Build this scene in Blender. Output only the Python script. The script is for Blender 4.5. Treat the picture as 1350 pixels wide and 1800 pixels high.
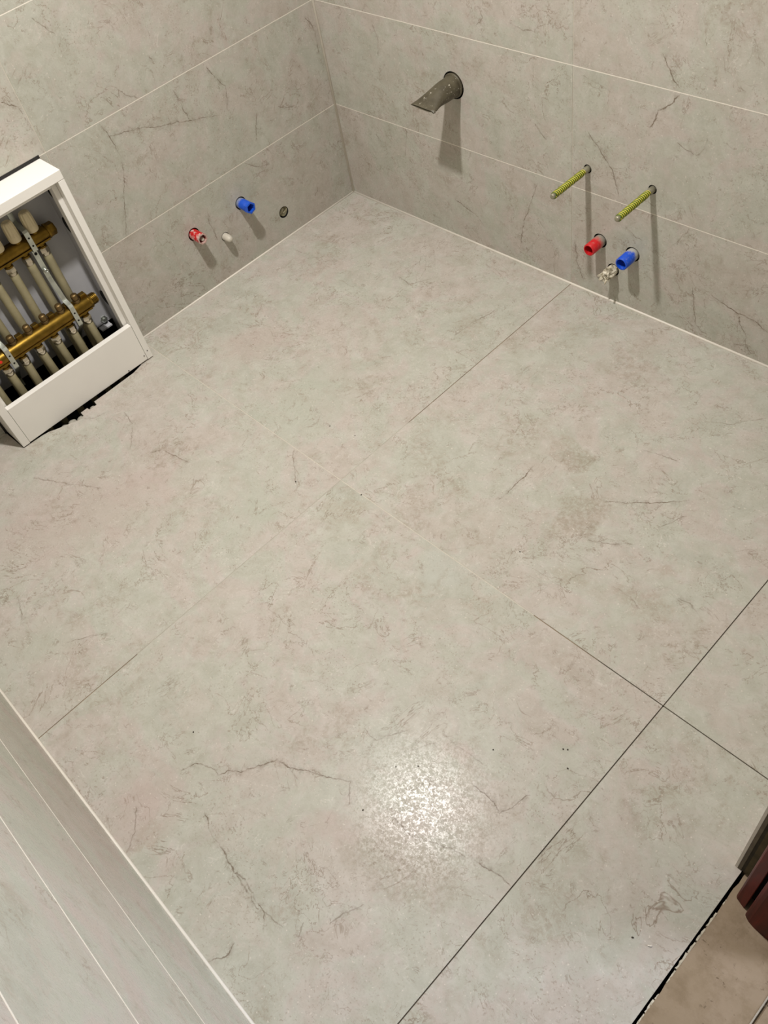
import bpy, bmesh, math, random
from mathutils import Vector, Matrix, Quaternion

for o in list(bpy.data.objects):
    bpy.data.objects.remove(o)
SC = bpy.context.scene
COL = SC.collection
random.seed(7)
PI = math.pi

# ------------------------------------------------------------------ camera
cam_d = bpy.data.cameras.new('camera')
cam = bpy.data.objects.new('camera', cam_d)
COL.objects.link(cam)
cam_d.sensor_fit = 'AUTO'
cam_d.sensor_width = 36.0
cam_d.lens = 1484.584 * 36.0 / 1800.0
cam_d.clip_start = 0.02
ROT = ((0.69386048, -0.48727942, 0.53020411),
       (0.70079301, 0.62631453, -0.34149565),
       (-0.16567074, 0.60851367, 0.77605691))
cam.matrix_world = Matrix.Translation((2.10639, -1.57790, 1.53453)) @ Matrix(ROT).to_4x4()
SC.camera = cam

# ------------------------------------------------------------------ world, lights, exposure
SC.view_settings.view_transform = 'Standard'
SC.view_settings.look = 'None'
SC.view_settings.exposure = 0.0
SC.view_settings.gamma = 1.0
SC.view_settings.use_curve_mapping = False

world = bpy.data.worlds.new('world')
SC.world = world
world.use_nodes = True
bg = world.node_tree.nodes['Background']
bg.inputs['Color'].default_value = (0.80, 0.88, 1.0, 1)
bg.inputs['Strength'].default_value = 0.06

def light(name, kind, loc, power, color, **kw):
    d = bpy.data.lights.new(name, kind)
    d.energy = power
    d.color = color
    for k, v in kw.items():
        setattr(d, k, v)
    o = bpy.data.objects.new(name, d)
    o.location = loc
    COL.objects.link(o)
    return o

# round ceiling downlight (found from the shadows on both walls and the glint on the floor)
light('ceiling_lamp_light', 'AREA', (0.855, -0.985, 2.262), 48.0, (1.0, 0.960, 0.925), shape='DISK', size=0.10)
# daylight from the hall, coming through the doorway past the door frame
hall = light('hall_window_light', 'AREA', (3.35, -0.30, 0.62), 40.0, (0.80, 0.86, 1.0), shape='RECTANGLE', size=0.5, size_y=1.0)
hall.rotation_euler = (Vector((1.6, -1.75, 0.45)) - hall.location).to_track_quat('-Z', 'Y').to_euler()

# ------------------------------------------------------------------ helpers
def lin(r, g, b):
    def f(c):
        c /= 255.0
        return c / 12.92 if c <= 0.04045 else ((c + 0.055) / 1.055) ** 2.4
    return (f(r), f(g), f(b), 1.0)

def link(me, name, mat=None, parent=None):
    if mat is not None and not me.materials:
        me.materials.append(mat)
    o = bpy.data.objects.new(name, me)
    COL.objects.link(o)
    if parent is not None:
        o.parent = parent
    return o

def obj(name, bm, mat, parent=None, smooth=False):
    bmesh.ops.recalc_face_normals(bm, faces=bm.faces)
    me = bpy.data.meshes.new(name)
    bm.to_mesh(me)
    bm.free()
    if smooth:
        for p in me.polygons:
            p.use_smooth = True
    return link(me, name, mat, parent)

def sharp(o, deg=40):
    me = o.data
    bm = bmesh.new()
    bm.from_mesh(me)
    for e in bm.edges:
        if len(e.link_faces) == 2 and e.calc_face_angle(0) > math.radians(deg):
            e.smooth = False
    bm.to_mesh(me)
    bm.free()
    return o

def thing(name, label, cat, loc=(0, 0, 0), group=None):
    o = bpy.data.objects.new(name, None)
    o.empty_display_size = 0.03
    COL.objects.link(o)
    o.location = loc
    o['label'] = label
    o['category'] = cat
    if group:
        o['group'] = group
    return o

def tag(o, label, cat, group=None):
    o['label'] = label
    o['category'] = cat
    if group:
        o['group'] = group
    return o

def struct(o):
    o['kind'] = 'structure'
    return o

def box(bm, x0, x1, y0, y1, z0, z1, bev=0.0):
    vs = [bm.verts.new((x, y, z)) for x in (x0, x1) for y in (y0, y1) for z in (z0, z1)]
    fs = []
    for idx in ((0, 1, 3, 2), (4, 6, 7, 5), (0, 4, 5, 1), (2, 3, 7, 6), (0, 2, 6, 4), (1, 5, 7, 3)):
        fs.append(bm.faces.new([vs[i] for i in idx]))
    if bev > 0:
        es = list({e for f in fs for e in f.edges})
        bmesh.ops.bevel(bm, geom=es, offset=bev, segments=2, affect='EDGES', profile=0.5)
    return bm

def boxo(name, mat, parent, *a, bev=0.0):
    return obj(name, box(bmesh.new(), *a, bev=bev), mat, parent)

def basis(axis):
    a = Vector(axis).normalized()
    ref = Vector((0, 0, 1)) if abs(a.z) < 0.9 else Vector((0, 1, 0))
    u = ref.cross(a).normalized()
    v = a.cross(u)
    return a, u, v

def lathe(bm, prof, origin, axis, n=24, phase=0.0, rmod=None):
    """revolve (radius, distance) points around axis; radius 0 closes with a point"""
    a, u, v = basis(axis)
    o = Vector(origin)
    prev = None
    for r, d in prof:
        if r <= 1e-6:
            ring = [bm.verts.new(o + a * d)]
        else:
            ring = []
            for k in range(n):
                t = 2 * PI * k / n + phase
                rr = r * (rmod(t, d) if rmod else 1.0)
                ring.append(bm.verts.new(o + a * d + u * (rr * math.cos(t)) + v * (rr * math.sin(t))))
        if prev is not None:
            if len(prev) == 1 and len(ring) > 1:
                for k in range(n):
                    bm.faces.new((prev[0], ring[k], ring[(k + 1) % n]))
            elif len(ring) == 1 and len(prev) > 1:
                for k in range(n):
                    bm.faces.new((prev[k], prev[(k + 1) % n], ring[0]))
            elif len(ring) > 1:
                for k in range(n):
                    bm.faces.new((prev[k], prev[(k + 1) % n], ring[(k + 1) % n], ring[k]))
        prev = ring
    return bm

def tube(bm, pts, r, n=14, caps=True):
    pts = [Vector(p) for p in pts]
    rings = []
    nrm = None
    for i, p in enumerate(pts):
        if i == 0:
            t = pts[1] - p
        elif i == len(pts) - 1:
            t = p - pts[i - 1]
        else:
            t = (pts[i + 1] - p).normalized() + (p - pts[i - 1]).normalized()
        t.normalize()
        if nrm is None:
            nrm = basis(t)[1]
        nrm = (nrm - t * nrm.dot(t)).normalized()
        b = t.cross(nrm)
        rr = r[i] if isinstance(r, (list, tuple)) else r
        rings.append([bm.verts.new(p + nrm * (rr * math.cos(2 * PI * k / n)) + b * (rr * math.sin(2 * PI * k / n))) for k in range(n)])
    for r0, r1 in zip(rings, rings[1:]):
        for k in range(n):
            bm.faces.new((r0[k], r0[(k + 1) % n], r1[(k + 1) % n], r1[k]))
    if caps:
        bm.faces.new(rings[0])
        bm.faces.new(rings[-1])
    return bm

PLANE = {  # 2D (a, b) and depth d behind the face -> world
    'left': lambda a, b, d: (-d, a, b),
    'back': lambda a, b, d: (a, d, b),
    'near': lambda a, b, d: (a, -1.7814 - d, b),
    'floor': lambda a, b, d: (a, b, -d),
    'right': lambda a, b, d: (2.058 + d, a, b),
}

def slab(outline, holes, plane, d0, d1, nh=28):
    """flat piece with true holes: outline polygon, holes = [(a, b, r)] or point lists"""
    P = PLANE[plane]
    bm = bmesh.new()
    loops = [list(outline)]
    for h in holes:
        if isinstance(h, list):
            loops.append(h)
        else:
            loops.append([(h[0] + h[2] * math.cos(2 * PI * k / nh), h[1] + h[2] * math.sin(2 * PI * k / nh)) for k in range(nh)])
    sides = []
    for d in (d0, d1):
        edges = []
        lv = []
        for lp in loops:
            vs = [bm.verts.new(P(a, b, d)) for a, b in lp]
            lv.append(vs)
            for k in range(len(vs)):
                edges.append(bm.edges.new((vs[k], vs[(k + 1) % len(vs)])))
        bmesh.ops.triangle_fill(bm, use_beauty=True, use_dissolve=False, edges=edges)
        sides.append(lv)
    for a, b in zip(sides[0], sides[1]):
        n = len(a)
        for k in range(n):
            bm.faces.new((a[k], a[(k + 1) % n], b[(k + 1) % n], b[k]))
    return bm

def rect(a0, a1, b0, b1):
    return [(a0, b0), (a1, b0), (a1, b1), (a0, b1)]

# ------------------------------------------------------------------ materials
class NT:
    def __init__(self, name):
        self.m = bpy.data.materials.new(name)
        self.m.use_nodes = True
        self.t = self.m.node_tree
        self.b = self.t.nodes['Principled BSDF']
        self.k = 0

    def n(self, typ, **kw):
        nd = self.t.nodes.new(typ)
        self.k += 1
        nd.location = (-200 * (self.k % 20) - 200, -200 * (self.k // 20))
        for a, v in kw.items():
            setattr(nd, a, v)
        return nd

    def put(self, sock, v):
        if isinstance(v, bpy.types.NodeSocket):
            self.t.links.new(v, sock)
        else:
            sock.default_value = v

    def math(self, op, a, b=None, c=None, clamp=False):
        nd = self.n('ShaderNodeMath', operation=op, use_clamp=clamp)
        self.put(nd.inputs[0], a)
        if b is not None:
            self.put(nd.inputs[1], b)
        if c is not None:
            self.put(nd.inputs[2], c)
        return nd.outputs[0]

    def vec(self, op, a, b=None, out=0):
        nd = self.n('ShaderNodeVectorMath', operation=op)
        self.put(nd.inputs[0], a)
        if b is not None:
            self.put(nd.inputs[1], b)
        return nd.outputs['Value'] if out == 'v' else nd.outputs[0]

    def vscale(self, a, s):
        nd = self.n('ShaderNodeVectorMath', operation='SCALE')
        self.put(nd.inputs[0], a)
        self.put(nd.inputs['Scale'], s)
        return nd.outputs[0]

    def noise(self, vec, scale, detail=4.0, rough=0.55, dist=0.0, color=False):
        nd = self.n('ShaderNodeTexNoise')
        if vec is not None:
            self.put(nd.inputs['Vector'], vec)
        nd.inputs['Scale'].default_value = scale
        nd.inputs['Detail'].default_value = detail
        nd.inputs['Roughness'].default_value = rough
        nd.inputs['Distortion'].default_value = dist
        return nd.outputs['Color'] if color else nd.outputs['Fac']

    def remap(self, v, a, b, c=0.0, d=1.0, smooth=False):
        nd = self.n('ShaderNodeMapRange')
        nd.clamp = True
        if smooth:
            nd.interpolation_type = 'SMOOTHSTEP'
        self.put(nd.inputs[0], v)
        for i, q in enumerate((a, b, c, d)):
            self.put(nd.inputs[i + 1], q)
        return nd.outputs[0]

    def mix(self, f, a, b, mode='MIX'):
        nd = self.n('ShaderNodeMix', data_type='RGBA', blend_type=mode)
        self.put(nd.inputs[0], f)
        self.put(nd.inputs[6], a)
        self.put(nd.inputs[7], b)
        return nd.outputs[2]

    def ramp(self, f, stops):
        nd = self.n('ShaderNodeValToRGB')
        cr = nd.color_ramp
        while len(cr.elements) > 1:
            cr.elements.remove(cr.elements[-1])
        cr.elements[0].position = stops[0][0]
        cr.elements[0].color = stops[0][1]
        for p, c in stops[1:]:
            e = cr.elements.new(p)
            e.color = c
        self.put(nd.inputs[0], f)
        return nd.outputs[0]

    def bump(self, h, strength, dist):
        nd = self.n('ShaderNodeBump')
        nd.inputs['Strength'].default_value = strength
        nd.inputs['Distance'].default_value = dist
        self.put(nd.inputs['Height'], h)
        self.put(self.b.inputs['Normal'], nd.outputs[0])

    def pos(self):
        return self.n('ShaderNodeTexCoord').outputs['Object']

def plain(name, rgb, rough=0.5, metal=0.0, var=0.06, scale=30.0, bump=0.0, spec=None):
    s = NT(name)
    p = s.pos()
    n = s.noise(p, scale, 5)
    c = lin(*rgb)
    lo = tuple(max(0, q * (1 - var * 2)) for q in c[:3]) + (1,)
    hi = tuple(min(1, q * (1 + var * 2)) for q in c[:3]) + (1,)
    s.put(s.b.inputs['Base Color'], s.ramp(n, [(0.3, lo), (0.7, hi)]))
    s.b.inputs['Roughness'].default_value = rough
    s.b.inputs['Metallic'].default_value = metal
    if spec is not None:
        s.b.inputs['Specular IOR Level'].default_value = spec
    if bump:
        s.bump(s.noise(p, scale * 4, 4), 0.4, bump)
    return s.m

def tile_material(name, plane, veins=(), blobs=(), seed=0.0, tint=1.0):
    """matt stone-look porcelain print: clouds, flecks, free veins and the veins seen on this very tile"""
    s = NT(name)
    P = s.pos()
    fine = 0.12 if plane == 'near' else 0.36
    off = s.vec('ADD', P, (seed * 3.17, seed * 1.73, seed * 2.39))
    w1 = s.vec('SUBTRACT', s.noise(off, 9, 4, 0.6, color=True), (0.5, 0.5, 0.5))
    w2 = s.vec('SUBTRACT', s.noise(off, 55, 3, 0.6, color=True), (0.5, 0.5, 0.5))
    Pw = s.vec('ADD', P, s.vec('ADD', s.vscale(w1, 0.022), s.vscale(w2, 0.0125)))
    Pb = s.vec('ADD', P, s.vec('ADD', s.vscale(w1, 0.16), s.vscale(w2, 0.035)))
    # clouds between cool green-grey and warm pinkish beige
    big = s.noise(off, 5.0, 6, 0.64, 0.7)
    col = s.ramp(big, [(0.38, lin(179, 181, 166)), (0.46, lin(188, 188, 173)), (0.505, lin(189, 185, 174)), (0.54, lin(193, 183, 173)), (0.63, lin(187, 178, 166)), (0.72, lin(178, 167, 153))])
    big2 = s.noise(s.vec('ADD', off, (9.1, 3.3, 5.7)), 2.6, 4, 0.6, 0.4)
    col = s.mix(s.remap(big2, 0.42, 0.62, 0.0, 0.6), col, s.mix(0.5, col, lin(184, 187, 170)))
    med = s.noise(s.vec('ADD', off, (1.7, 6.1, 2.9)), 13, 6, 0.66, 0.8)
    col = s.mix(s.remap(med, 0.44, 0.495, 0.36, 0.0), col, lin(182, 186, 168))
    col = s.mix(s.remap(med, 0.53, 0.58, 0.0, 0.36), col, lin(194, 182, 170))
    mid = s.noise(off, 24, 8, 0.74, 0.6)
    col = s.mix(s.remap(mid, 0.32, 0.68, 0.0, 1.0), s.mix(fine, col, lin(164, 157, 144)), s.mix(fine, col, lin(210, 208, 200)))
    # stretched streaks
    mp = s.n('ShaderNodeMapping')
    s.put(mp.inputs['Vector'], off)
    mp.inputs['Rotation'].default_value = (0.3, 0.2, 0.7)
    mp.inputs['Scale'].default_value = (9, 60, 60)
    st = s.noise(mp.outputs[0], 1.0, 4, 0.6, 0.4)
    col = s.mix(s.remap(st, 0.58, 0.78, 0.0, 0.22), col, lin(168, 160, 146))
    # blobs read off the photograph
    for c, a, b, kind in blobs:
        ar, br = Vector(a), Vector(b)
        C3 = (c[0], c[1], 0) if plane == 'floor' else None
        d = s.vec('SUBTRACT', Pb, C3)
        ua = ar / max(ar.length_squared, 1e-9)
        ub = br / max(br.length_squared, 1e-9)
        da = s.vec('DOT_PRODUCT', d, (ua.x, ua.y, 0), out='v')
        db = s.vec('DOT_PRODUCT', d, (ub.x, ub.y, 0), out='v')
        q = s.math('SQRT', s.math('ADD', s.math('MULTIPLY', da, da), s.math('MULTIPLY', db, db)))
        k, cc = {'pit': (0.60, lin(154, 143, 124)), 'brown': (0.34, lin(163, 147, 128)), 'light': (0.6, lin(190, 192, 181)),
                 'green': (0.5, lin(180, 184, 168)), 'pink': (0.5, lin(190, 173, 164))}[kind]
        soft = 0.55 if kind in ('pit', 'brown') else 0.2
        f = s.remap(q, soft, 1.15, k, 0.0, True)
        if kind in ('pit', 'brown'):
            f = s.math('MULTIPLY', f, s.remap(s.noise(off, 140, 3, 0.7), 0.38, 0.62, 0.25, 1.0))
        col = s.mix(f, col, cc)
    # free veins: thin contour lines of warped noise, broken into short runs, with brown scuffs beside them
    def ridges(scale, det, width, mlo, mhi, strength, colr, col, sd):
        q = s.vec('ADD', off, (sd, sd * 1.7, sd * 0.6))
        r = s.noise(q, scale, det, 0.62, 0.9)
        e = s.remap(s.math('ABSOLUTE', s.math('SUBTRACT', r, 0.5)), 0.0, width, 1.0, 0.0)
        g = s.remap(s.noise(s.vec('ADD', q, (5.0, 1.0, 3.0)), scale * 1.1, 3, 0.6), mlo, mhi)
        return s.mix(s.math('MULTIPLY', s.math('MULTIPLY', e, g), strength), col, colr)
    scuff = s.math('MULTIPLY', s.remap(s.noise(s.vec('ADD', off, (2.0, 8.0, 4.0)), 6.5, 4, 0.65, 0.5), 0.55, 0.64), s.remap(s.noise(off, 50, 6, 0.78, 0.6), 0.46, 0.60, 0.04, 0.50))
    col = s.mix(scuff, col, lin(157, 146, 128))
    col = ridges(4.0, 7, 0.0050, 0.50, 0.60, 0.80, lin(134, 118, 100), col, 1.3)
    col = ridges(11.0, 6, 0.012, 0.50, 0.61, 0.70, lin(142, 127, 110), col, 3.1)
    col = ridges(30.0, 4, 0.020, 0.55, 0.66, 0.62, lin(132, 117, 100), col, 6.2)
    col = ridges(22.0, 3, 0.014, 0.55, 0.66, 0.55, lin(216, 212, 202), col, 9.4)
    # fine specks, dark and light
    sp = s.noise(off, 230, 2, 0.5)
    cl = s.noise(off, 7, 3)
    col = s.mix(s.math('MULTIPLY', s.remap(sp, 0.60, 0.70), s.remap(cl, 0.48, 0.66, 0.12 * fine / 0.36, 0.5 * fine / 0.36)), col, lin(138, 122, 104))
    sl = s.noise(s.vec('ADD', off, (4.1, 2.2, 7.7)), 210, 2, 0.5)
    col = s.mix(s.remap(sl, 0.67, 0.73, 0.0, 0.62 * fine / 0.36), col, lin(220, 214, 202))
    vmask = None
    for pts in veins:
        strong = 0.62
        P0, P1 = Vector(pts[0]), Vector(pts[-1])
        L = (P1 - P0).length
        e = (P1 - P0) / L
        nrm = Vector((-e.y, e.x))
        def v3(v):
            return {'floor': (v[0], v[1], 0), 'left': (0, v[0], v[1]), 'back': (v[0], 0, v[1])}[plane]
        prof = []
        for q in pts:
            dq = Vector(q) - P0
            sx = dq.dot(e) / L
            if not prof or sx > prof[-1][0] + 0.01:
                prof.append([sx, dq.dot(nrm)])
        amp = max(0.002, max(abs(q[1]) for q in prof) * 1.05)
        d = s.vec('SUBTRACT', Pw, v3(P0))
        S = s.vec('DOT_PRODUCT', d, v3(e / L), out='v')
        T = s.vec('DOT_PRODUCT', d, v3(nrm), out='v')
        if len(prof) > 2:
            fc = s.n('ShaderNodeFloatCurve')
            cv = fc.mapping.curves[0]
            fc.mapping.extend = 'HORIZONTAL'
            cv.points[0].location = (0.0, 0.5)
            cv.points[1].location = (1.0, 0.5)
            for sx, ty in prof[1:-1]:
                cv.points.new(min(0.99, max(0.01, sx)), 0.5 + 0.5 * ty / amp)
            for q in cv.points:
                q.handle_type = 'VECTOR'
            fc.mapping.update()
            s.put(fc.inputs['Value'], S)
            T = s.math('SUBTRACT', T, s.math('MULTIPLY', s.math('SUBTRACT', fc.outputs[0], 0.5), 2 * amp))
        D = s.math('ABSOLUTE', T)
        f = s.remap(D, 0.0003, 0.0019, 1.0, 0.0)
        halo = s.math('MULTIPLY', s.remap(D, 0.0, 0.014, 0.45, 0.0), s.remap(s.noise(off, 70, 4, 0.75), 0.46, 0.60))
        ends = s.remap(s.math('ABSOLUTE', s.math('SUBTRACT', S, 0.5)), 0.46, 0.53, 1.0, 0.0)
        f = s.math('MULTIPLY', s.math('MULTIPLY', s.math('MAXIMUM', f, halo), ends), 1.0 if len(pts) > 3 else 0.7)
        vmask = f if vmask is None else s.math('MAXIMUM', vmask, f)
    if vmask is not None:
        vmask = s.math('MULTIPLY', vmask, s.remap(s.noise(off, 24, 4, 0.75), 0.38, 0.56, 0.16, 0.88))
        col = s.mix(vmask, col, lin(112, 96, 78))
    col = s.mix(1.0, col, (0.868 * tint, 0.860 * tint, 0.872 * tint, 1), 'MULTIPLY')
    s.put(s.b.inputs['Base Color'], col)
    # satin glaze with a broken, pitted relief
    rn = s.noise(off, 190, 5, 0.75, 0.8)
    s.put(s.b.inputs['Roughness'], s.remap(rn, 0.42, 0.58, 0.21, 0.46))
    s.b.inputs['Specular IOR Level'].default_value = 0.16
    h = s.math('ADD', s.math('MULTIPLY', s.noise(off, 420, 3, 0.65), 0.5), s.math('MULTIPLY', s.noise(off, 150, 4, 0.7, 0.6), 0.6))
    s.bump(h, 0.5, 0.00017)
    return s.m
VEINS = {
 'left_2_0': [ [(-0.7394, 0.5947), (-0.7264, 0.5581), (-0.7208, 0.4975), (-0.7325, 0.4633), (-0.7678, 0.3817), (-0.7991, 0.3075)], [(-0.7264, 0.5581), (-0.6514, 0.5365), (-0.5945, 0.5179), (-0.5012, 0.4884), (-0.4066, 0.459)], [(-0.3959, 0.5851), (-0.3749, 0.5501), (-0.3521, 0.5167), (-0.3698, 0.4578)], [(-0.2807, 0.4072), (-0.3134, 0.332)], [(-0.0403, 0.5684), (-0.0261, 0.5506), (-0.0147, 0.5086), (-0.0158, 0.4611)], [(-0.5156, 0.5728), (-0.5021, 0.5391), (-0.4991, 0.5065), (-0.4945, 0.49)], [(-0.2043, 0.3862), (-0.154, 0.3608)]],
 'left_3_0': [ [(-0.6599, 0.6463), (-0.6407, 0.6244), (-0.6177, 0.605)], [(-0.5436, 0.6754), (-0.5341, 0.6572)], [(-0.7867, 0.8652), (-0.7692, 0.8423), (-0.7524, 0.8167)]],
 'left_1_0': [ [(-0.3741, 0.3007), (-0.3334, 0.2667), (-0.2883, 0.2467)], [(-0.5422, 0.2264), (-0.5463, 0.1806), (-0.5417, 0.1384)], [(-0.1553, 0.0676), (-0.1363, 0.0878)]],
 'left_3_1': [ [(-0.9421, 0.7449), (-0.9205, 0.7294), (-0.9059, 0.7199), (-0.906, 0.7008)]],
 'back_2_1': [ [(1.173, 0.5964), (1.1567, 0.5721), (1.1309, 0.5511), (1.1137, 0.5059)], [(0.9503, 0.4542), (0.9839, 0.4221), (1.0232, 0.3783), (1.043, 0.3169)], [(1.1811, 0.4922), (1.2047, 0.483), (1.2225, 0.4748)], [(1.2295, 0.4741), (1.2459, 0.4943), (1.2531, 0.5192)], [(1.3855, 0.3369), (1.3963, 0.3293), (1.4092, 0.3526)], [(0.9328, 0.5833), (0.9825, 0.5724), (1.0088, 0.563)]],
 'back_1_1': [ [(1.3158, 0.1442), (1.3422, 0.1312), (1.397, 0.1165), (1.407, 0.1184), (1.4415, 0.1132), (1.4729, 0.0998)], [(1.3981, 0.1102), (1.4068, 0.0864), (1.4235, 0.0679), (1.4301, 0.0315)], [(1.2663, 0.1444), (1.2745, 0.1187), (1.2815, 0.0778), (1.2919, 0.0373)], [(1.2923, 0.0338), (1.3068, 0.0222), (1.3389, 0.0322)], [(1.395, 0.023), (1.4125, 0.0281), (1.4295, 0.0348), (1.457, 0.0084)], [(0.909, 0.1473), (0.915, 0.1138), (0.9192, 0.079), (0.941, 0.0316)], [(1.0645, 0.2373), (1.0886, 0.2264), (1.1155, 0.2199)], [(1.2388, 0.2961), (1.219, 0.2612), (1.2123, 0.2398)]],
 'back_1_0': [ [(0.7919, 0.2694), (0.7773, 0.2314), (0.7554, 0.1724), (0.7328, 0.1196), (0.7215, 0.0594)], [(0.4792, 0.1262), (0.5116, 0.1143), (0.5551, 0.1044), (0.5854, 0.0769)], [(0.2592, 0.3228), (0.3116, 0.2931), (0.2867, 0.2066)], [(0.1679, 0.247), (0.1929, 0.2263)]],
 'back_2_0': [ [(0.1016, 0.6132), (0.1167, 0.5864), (0.0985, 0.5657)], [(0.2383, 0.5702), (0.252, 0.5359), (0.2398, 0.496)], [(0.788, 0.4311), (0.8229, 0.4033)]],
 'back_3_0': [ [(0.721, 0.6621), (0.7542, 0.653), (0.812, 0.6533)], [(0.627, 0.6816), (0.6425, 0.659), (0.6186, 0.6358)]],
 'back_3_1': [ [(1.1286, 0.6685), (1.1395, 0.6536), (1.1525, 0.6332), (1.1755, 0.6089)], [(1.2654, 0.695), (1.2705, 0.6635)], [(1.3236, 0.7321), (1.3371, 0.7038), (1.3484, 0.6934)]],
 'floor_a': [ [(0.7788, -0.3481), (0.7832, -0.2828), (0.7994, -0.2057)], [(0.0783, -0.3335), (0.1777, -0.3231)], [(0.4313, -0.2456), (0.5138, -0.2563), (0.5531, -0.1997)]],
 'floor_b': [ [(1.4359, -0.5741), (1.4737, -0.5469), (1.5186, -0.5162), (1.5747, -0.4607)], [(1.5662, -0.5583), (1.5796, -0.5322), (1.5925, -0.4986)], [(1.4661, -0.6799), (1.5006, -0.6661), (1.5495, -0.6331)], [(1.4122, -0.3949), (1.4524, -0.3867), (1.4918, -0.3787)], [(1.2455, -0.715), (1.2518, -0.6721), (1.2463, -0.6246), (1.2422, -0.5884)], [(1.6944, -0.6841), (1.7188, -0.6815), (1.7536, -0.6956)], [(1.4742, -0.2374), (1.5296, -0.2083), (1.575, -0.1527)], [(1.5831, -0.7395), (1.6255, -0.7405), (1.6541, -0.752)]],
 'floor_c': [ [(0.7305, -0.903), (0.7589, -0.9295), (0.8196, -0.9763)], [(0.4177, -1.1486), (0.4354, -1.123), (0.4687, -1.118), (0.5306, -1.1059)], [(0.1326, -1.2028), (0.1686, -1.1766), (0.1774, -1.1432)], [(0.2273, -1.107), (0.2825, -1.1202), (0.3624, -1.1773)], [(0.9256, -1.2584), (0.9463, -1.2612), (0.9851, -1.2414), (1.0276, -1.1913)], [(0.7455, -1.6157), (0.7726, -1.5779), (0.8063, -1.5365)], [(1.004, -1.1712), (1.0176, -1.1304), (1.0639, -1.0832), (1.1165, -1.0606)], [(0.2247, -1.406), (0.3232, -1.3553), (0.4188, -1.3062)], [(0.5381, -1.6305), (0.608, -1.6532)]],
 'floor_d': [ [(1.1955, -1.6095), (1.2079, -1.5754), (1.2214, -1.5681), (1.2385, -1.5636), (1.26, -1.5627)], [(1.26, -1.5627), (1.2657, -1.544), (1.291, -1.5276), (1.308, -1.4974), (1.3267, -1.461)], [(1.3267, -1.461), (1.3492, -1.4578), (1.3798, -1.4472), (1.3983, -1.4337), (1.4274, -1.4226), (1.4628, -1.3954)], [(1.2984, -1.6287), (1.3163, -1.6311), (1.3441, -1.6412), (1.3778, -1.641), (1.4091, -1.6503), (1.4256, -1.6525)], [(1.4256, -1.6525), (1.4544, -1.6484), (1.4817, -1.6516), (1.5032, -1.6572), (1.5194, -1.6585), (1.544, -1.6815)], [(1.4256, -1.6525), (1.4566, -1.6555), (1.4861, -1.6566), (1.5082, -1.6652)], [(1.5194, -1.6585), (1.542, -1.6561), (1.5643, -1.6512)], [(1.551, -1.3653), (1.5635, -1.3356), (1.5791, -1.2873)], [(1.5568, -1.3741), (1.5828, -1.3854), (1.6144, -1.388), (1.6364, -1.3841), (1.6689, -1.3637)], [(1.6689, -1.3637), (1.7053, -1.3514), (1.738, -1.3434), (1.7653, -1.3374), (1.8048, -1.3347)], [(1.4628, -1.3954), (1.4964, -1.4285)], [(1.4088, -1.3056), (1.4426, -1.307), (1.4791, -1.2488)], [(1.6203, -1.5912), (1.6328, -1.5485), (1.6408, -1.5286)], [(1.5001, -1.7839), (1.5112, -1.7709), (1.5239, -1.7516), (1.5229, -1.7381), (1.516, -1.7263)], [(1.1882, -1.7137), (1.2207, -1.7423), (1.2455, -1.7761)], [(1.5001, -1.3017), (1.5212, -1.2607), (1.5339, -1.2344)], [(1.5346, -1.2111), (1.5663, -1.2135), (1.632, -1.207)], [(1.6411, -1.2491), (1.678, -1.2441), (1.7131, -1.2537), (1.7311, -1.1965)], [(1.5804, -1.6226), (1.5948, -1.6457)]],
}
BLOBS = {
 'floor_b': [ ((1.418, -0.647), (0.032, 0.08), (0.046, -0.01), 'pit'), ((1.325, -0.515), (0.034, -0.007), (-0.005, -0.036), 'pit'), ((1.267, -0.503), (0.032, 0.002), (-0.005, -0.026), 'brown'), ((1.503, -0.768), (0.028, 0.041), (0.017, -0.023), 'brown'), ((1.642, -0.656), (0.018, 0.024), (0.01, -0.014), 'brown'), ((1.651, -0.737), (0.056, -0.005), (-0.002, -0.036), 'brown')],
 'floor_d': [ ((0.964, -0.954), (0.067, 0.031), (0.014, -0.032), 'brown'), ((1.276, -0.932), (0.058, 0.028), (0.03, -0.051), 'light'), ((1.392, -0.968), (0.009, 0.026), (0.027, -0.031), 'brown'), ((1.198, -1.72), (0.086, 0.063), (0.063, -0.042), 'pink'), ((1.247, -1.733), (0.03, 0.013), (0.018, -0.012), 'brown'), ((1.327, -1.461), (0.013, 0.011), (0.007, -0.006), 'brown'), ((1.653, -1.428), (0.115, 0.08), (0.018, -0.047), 'pit'), ((1.574, -1.222), (0.031, 0.013), (0.007, -0.024), 'pink'), ((1.512, -1.478), (0.062, 0.043), (0.029, -0.027), 'pink')],
 'floor_c': [ ((0.448, -1.378), (0.258, 0.091), (0.156, -0.096), 'pink'), ((0.797, -1.106), (0.108, 0.02), (0.07, -0.074), 'green'), ((0.688, -1.682), (0.12, 0.082), (0.079, -0.044), 'green')],
 'floor_a': [ ((0.802, -0.304), (0.023, 0.044), (0.031, -0.035), 'brown'), ((0.617, -0.76), (0.158, 0.062), (0.095, -0.084), 'green'), ((0.313, -0.694), (0.101, 0.069), (0.077, -0.063), 'pink')],
}
GRIT =  [(0.9772, -0.9003, 0.0016), (0.745, -0.7919, 0.0016), (0.8237, -0.7758, 0.0016), (0.8154, -0.9727, 0.0016), (1.3764, -0.7939, 0.0016), (1.7219, -1.0869, 0.0016), (1.7287, -1.0823, 0.0016), (1.626, -1.1728, 0.0016), (1.9973, -1.263, 0.0016), (1.7505, -1.1104, 0.0016), (1.5109, -1.3188, 0.0016), (1.5224, -1.4178, 0.0016), (1.5417, -1.29, 0.0016), (1.1491, -1.5435, 0.0016)]
CRUMB =  (2.0237, -1.255)

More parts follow.
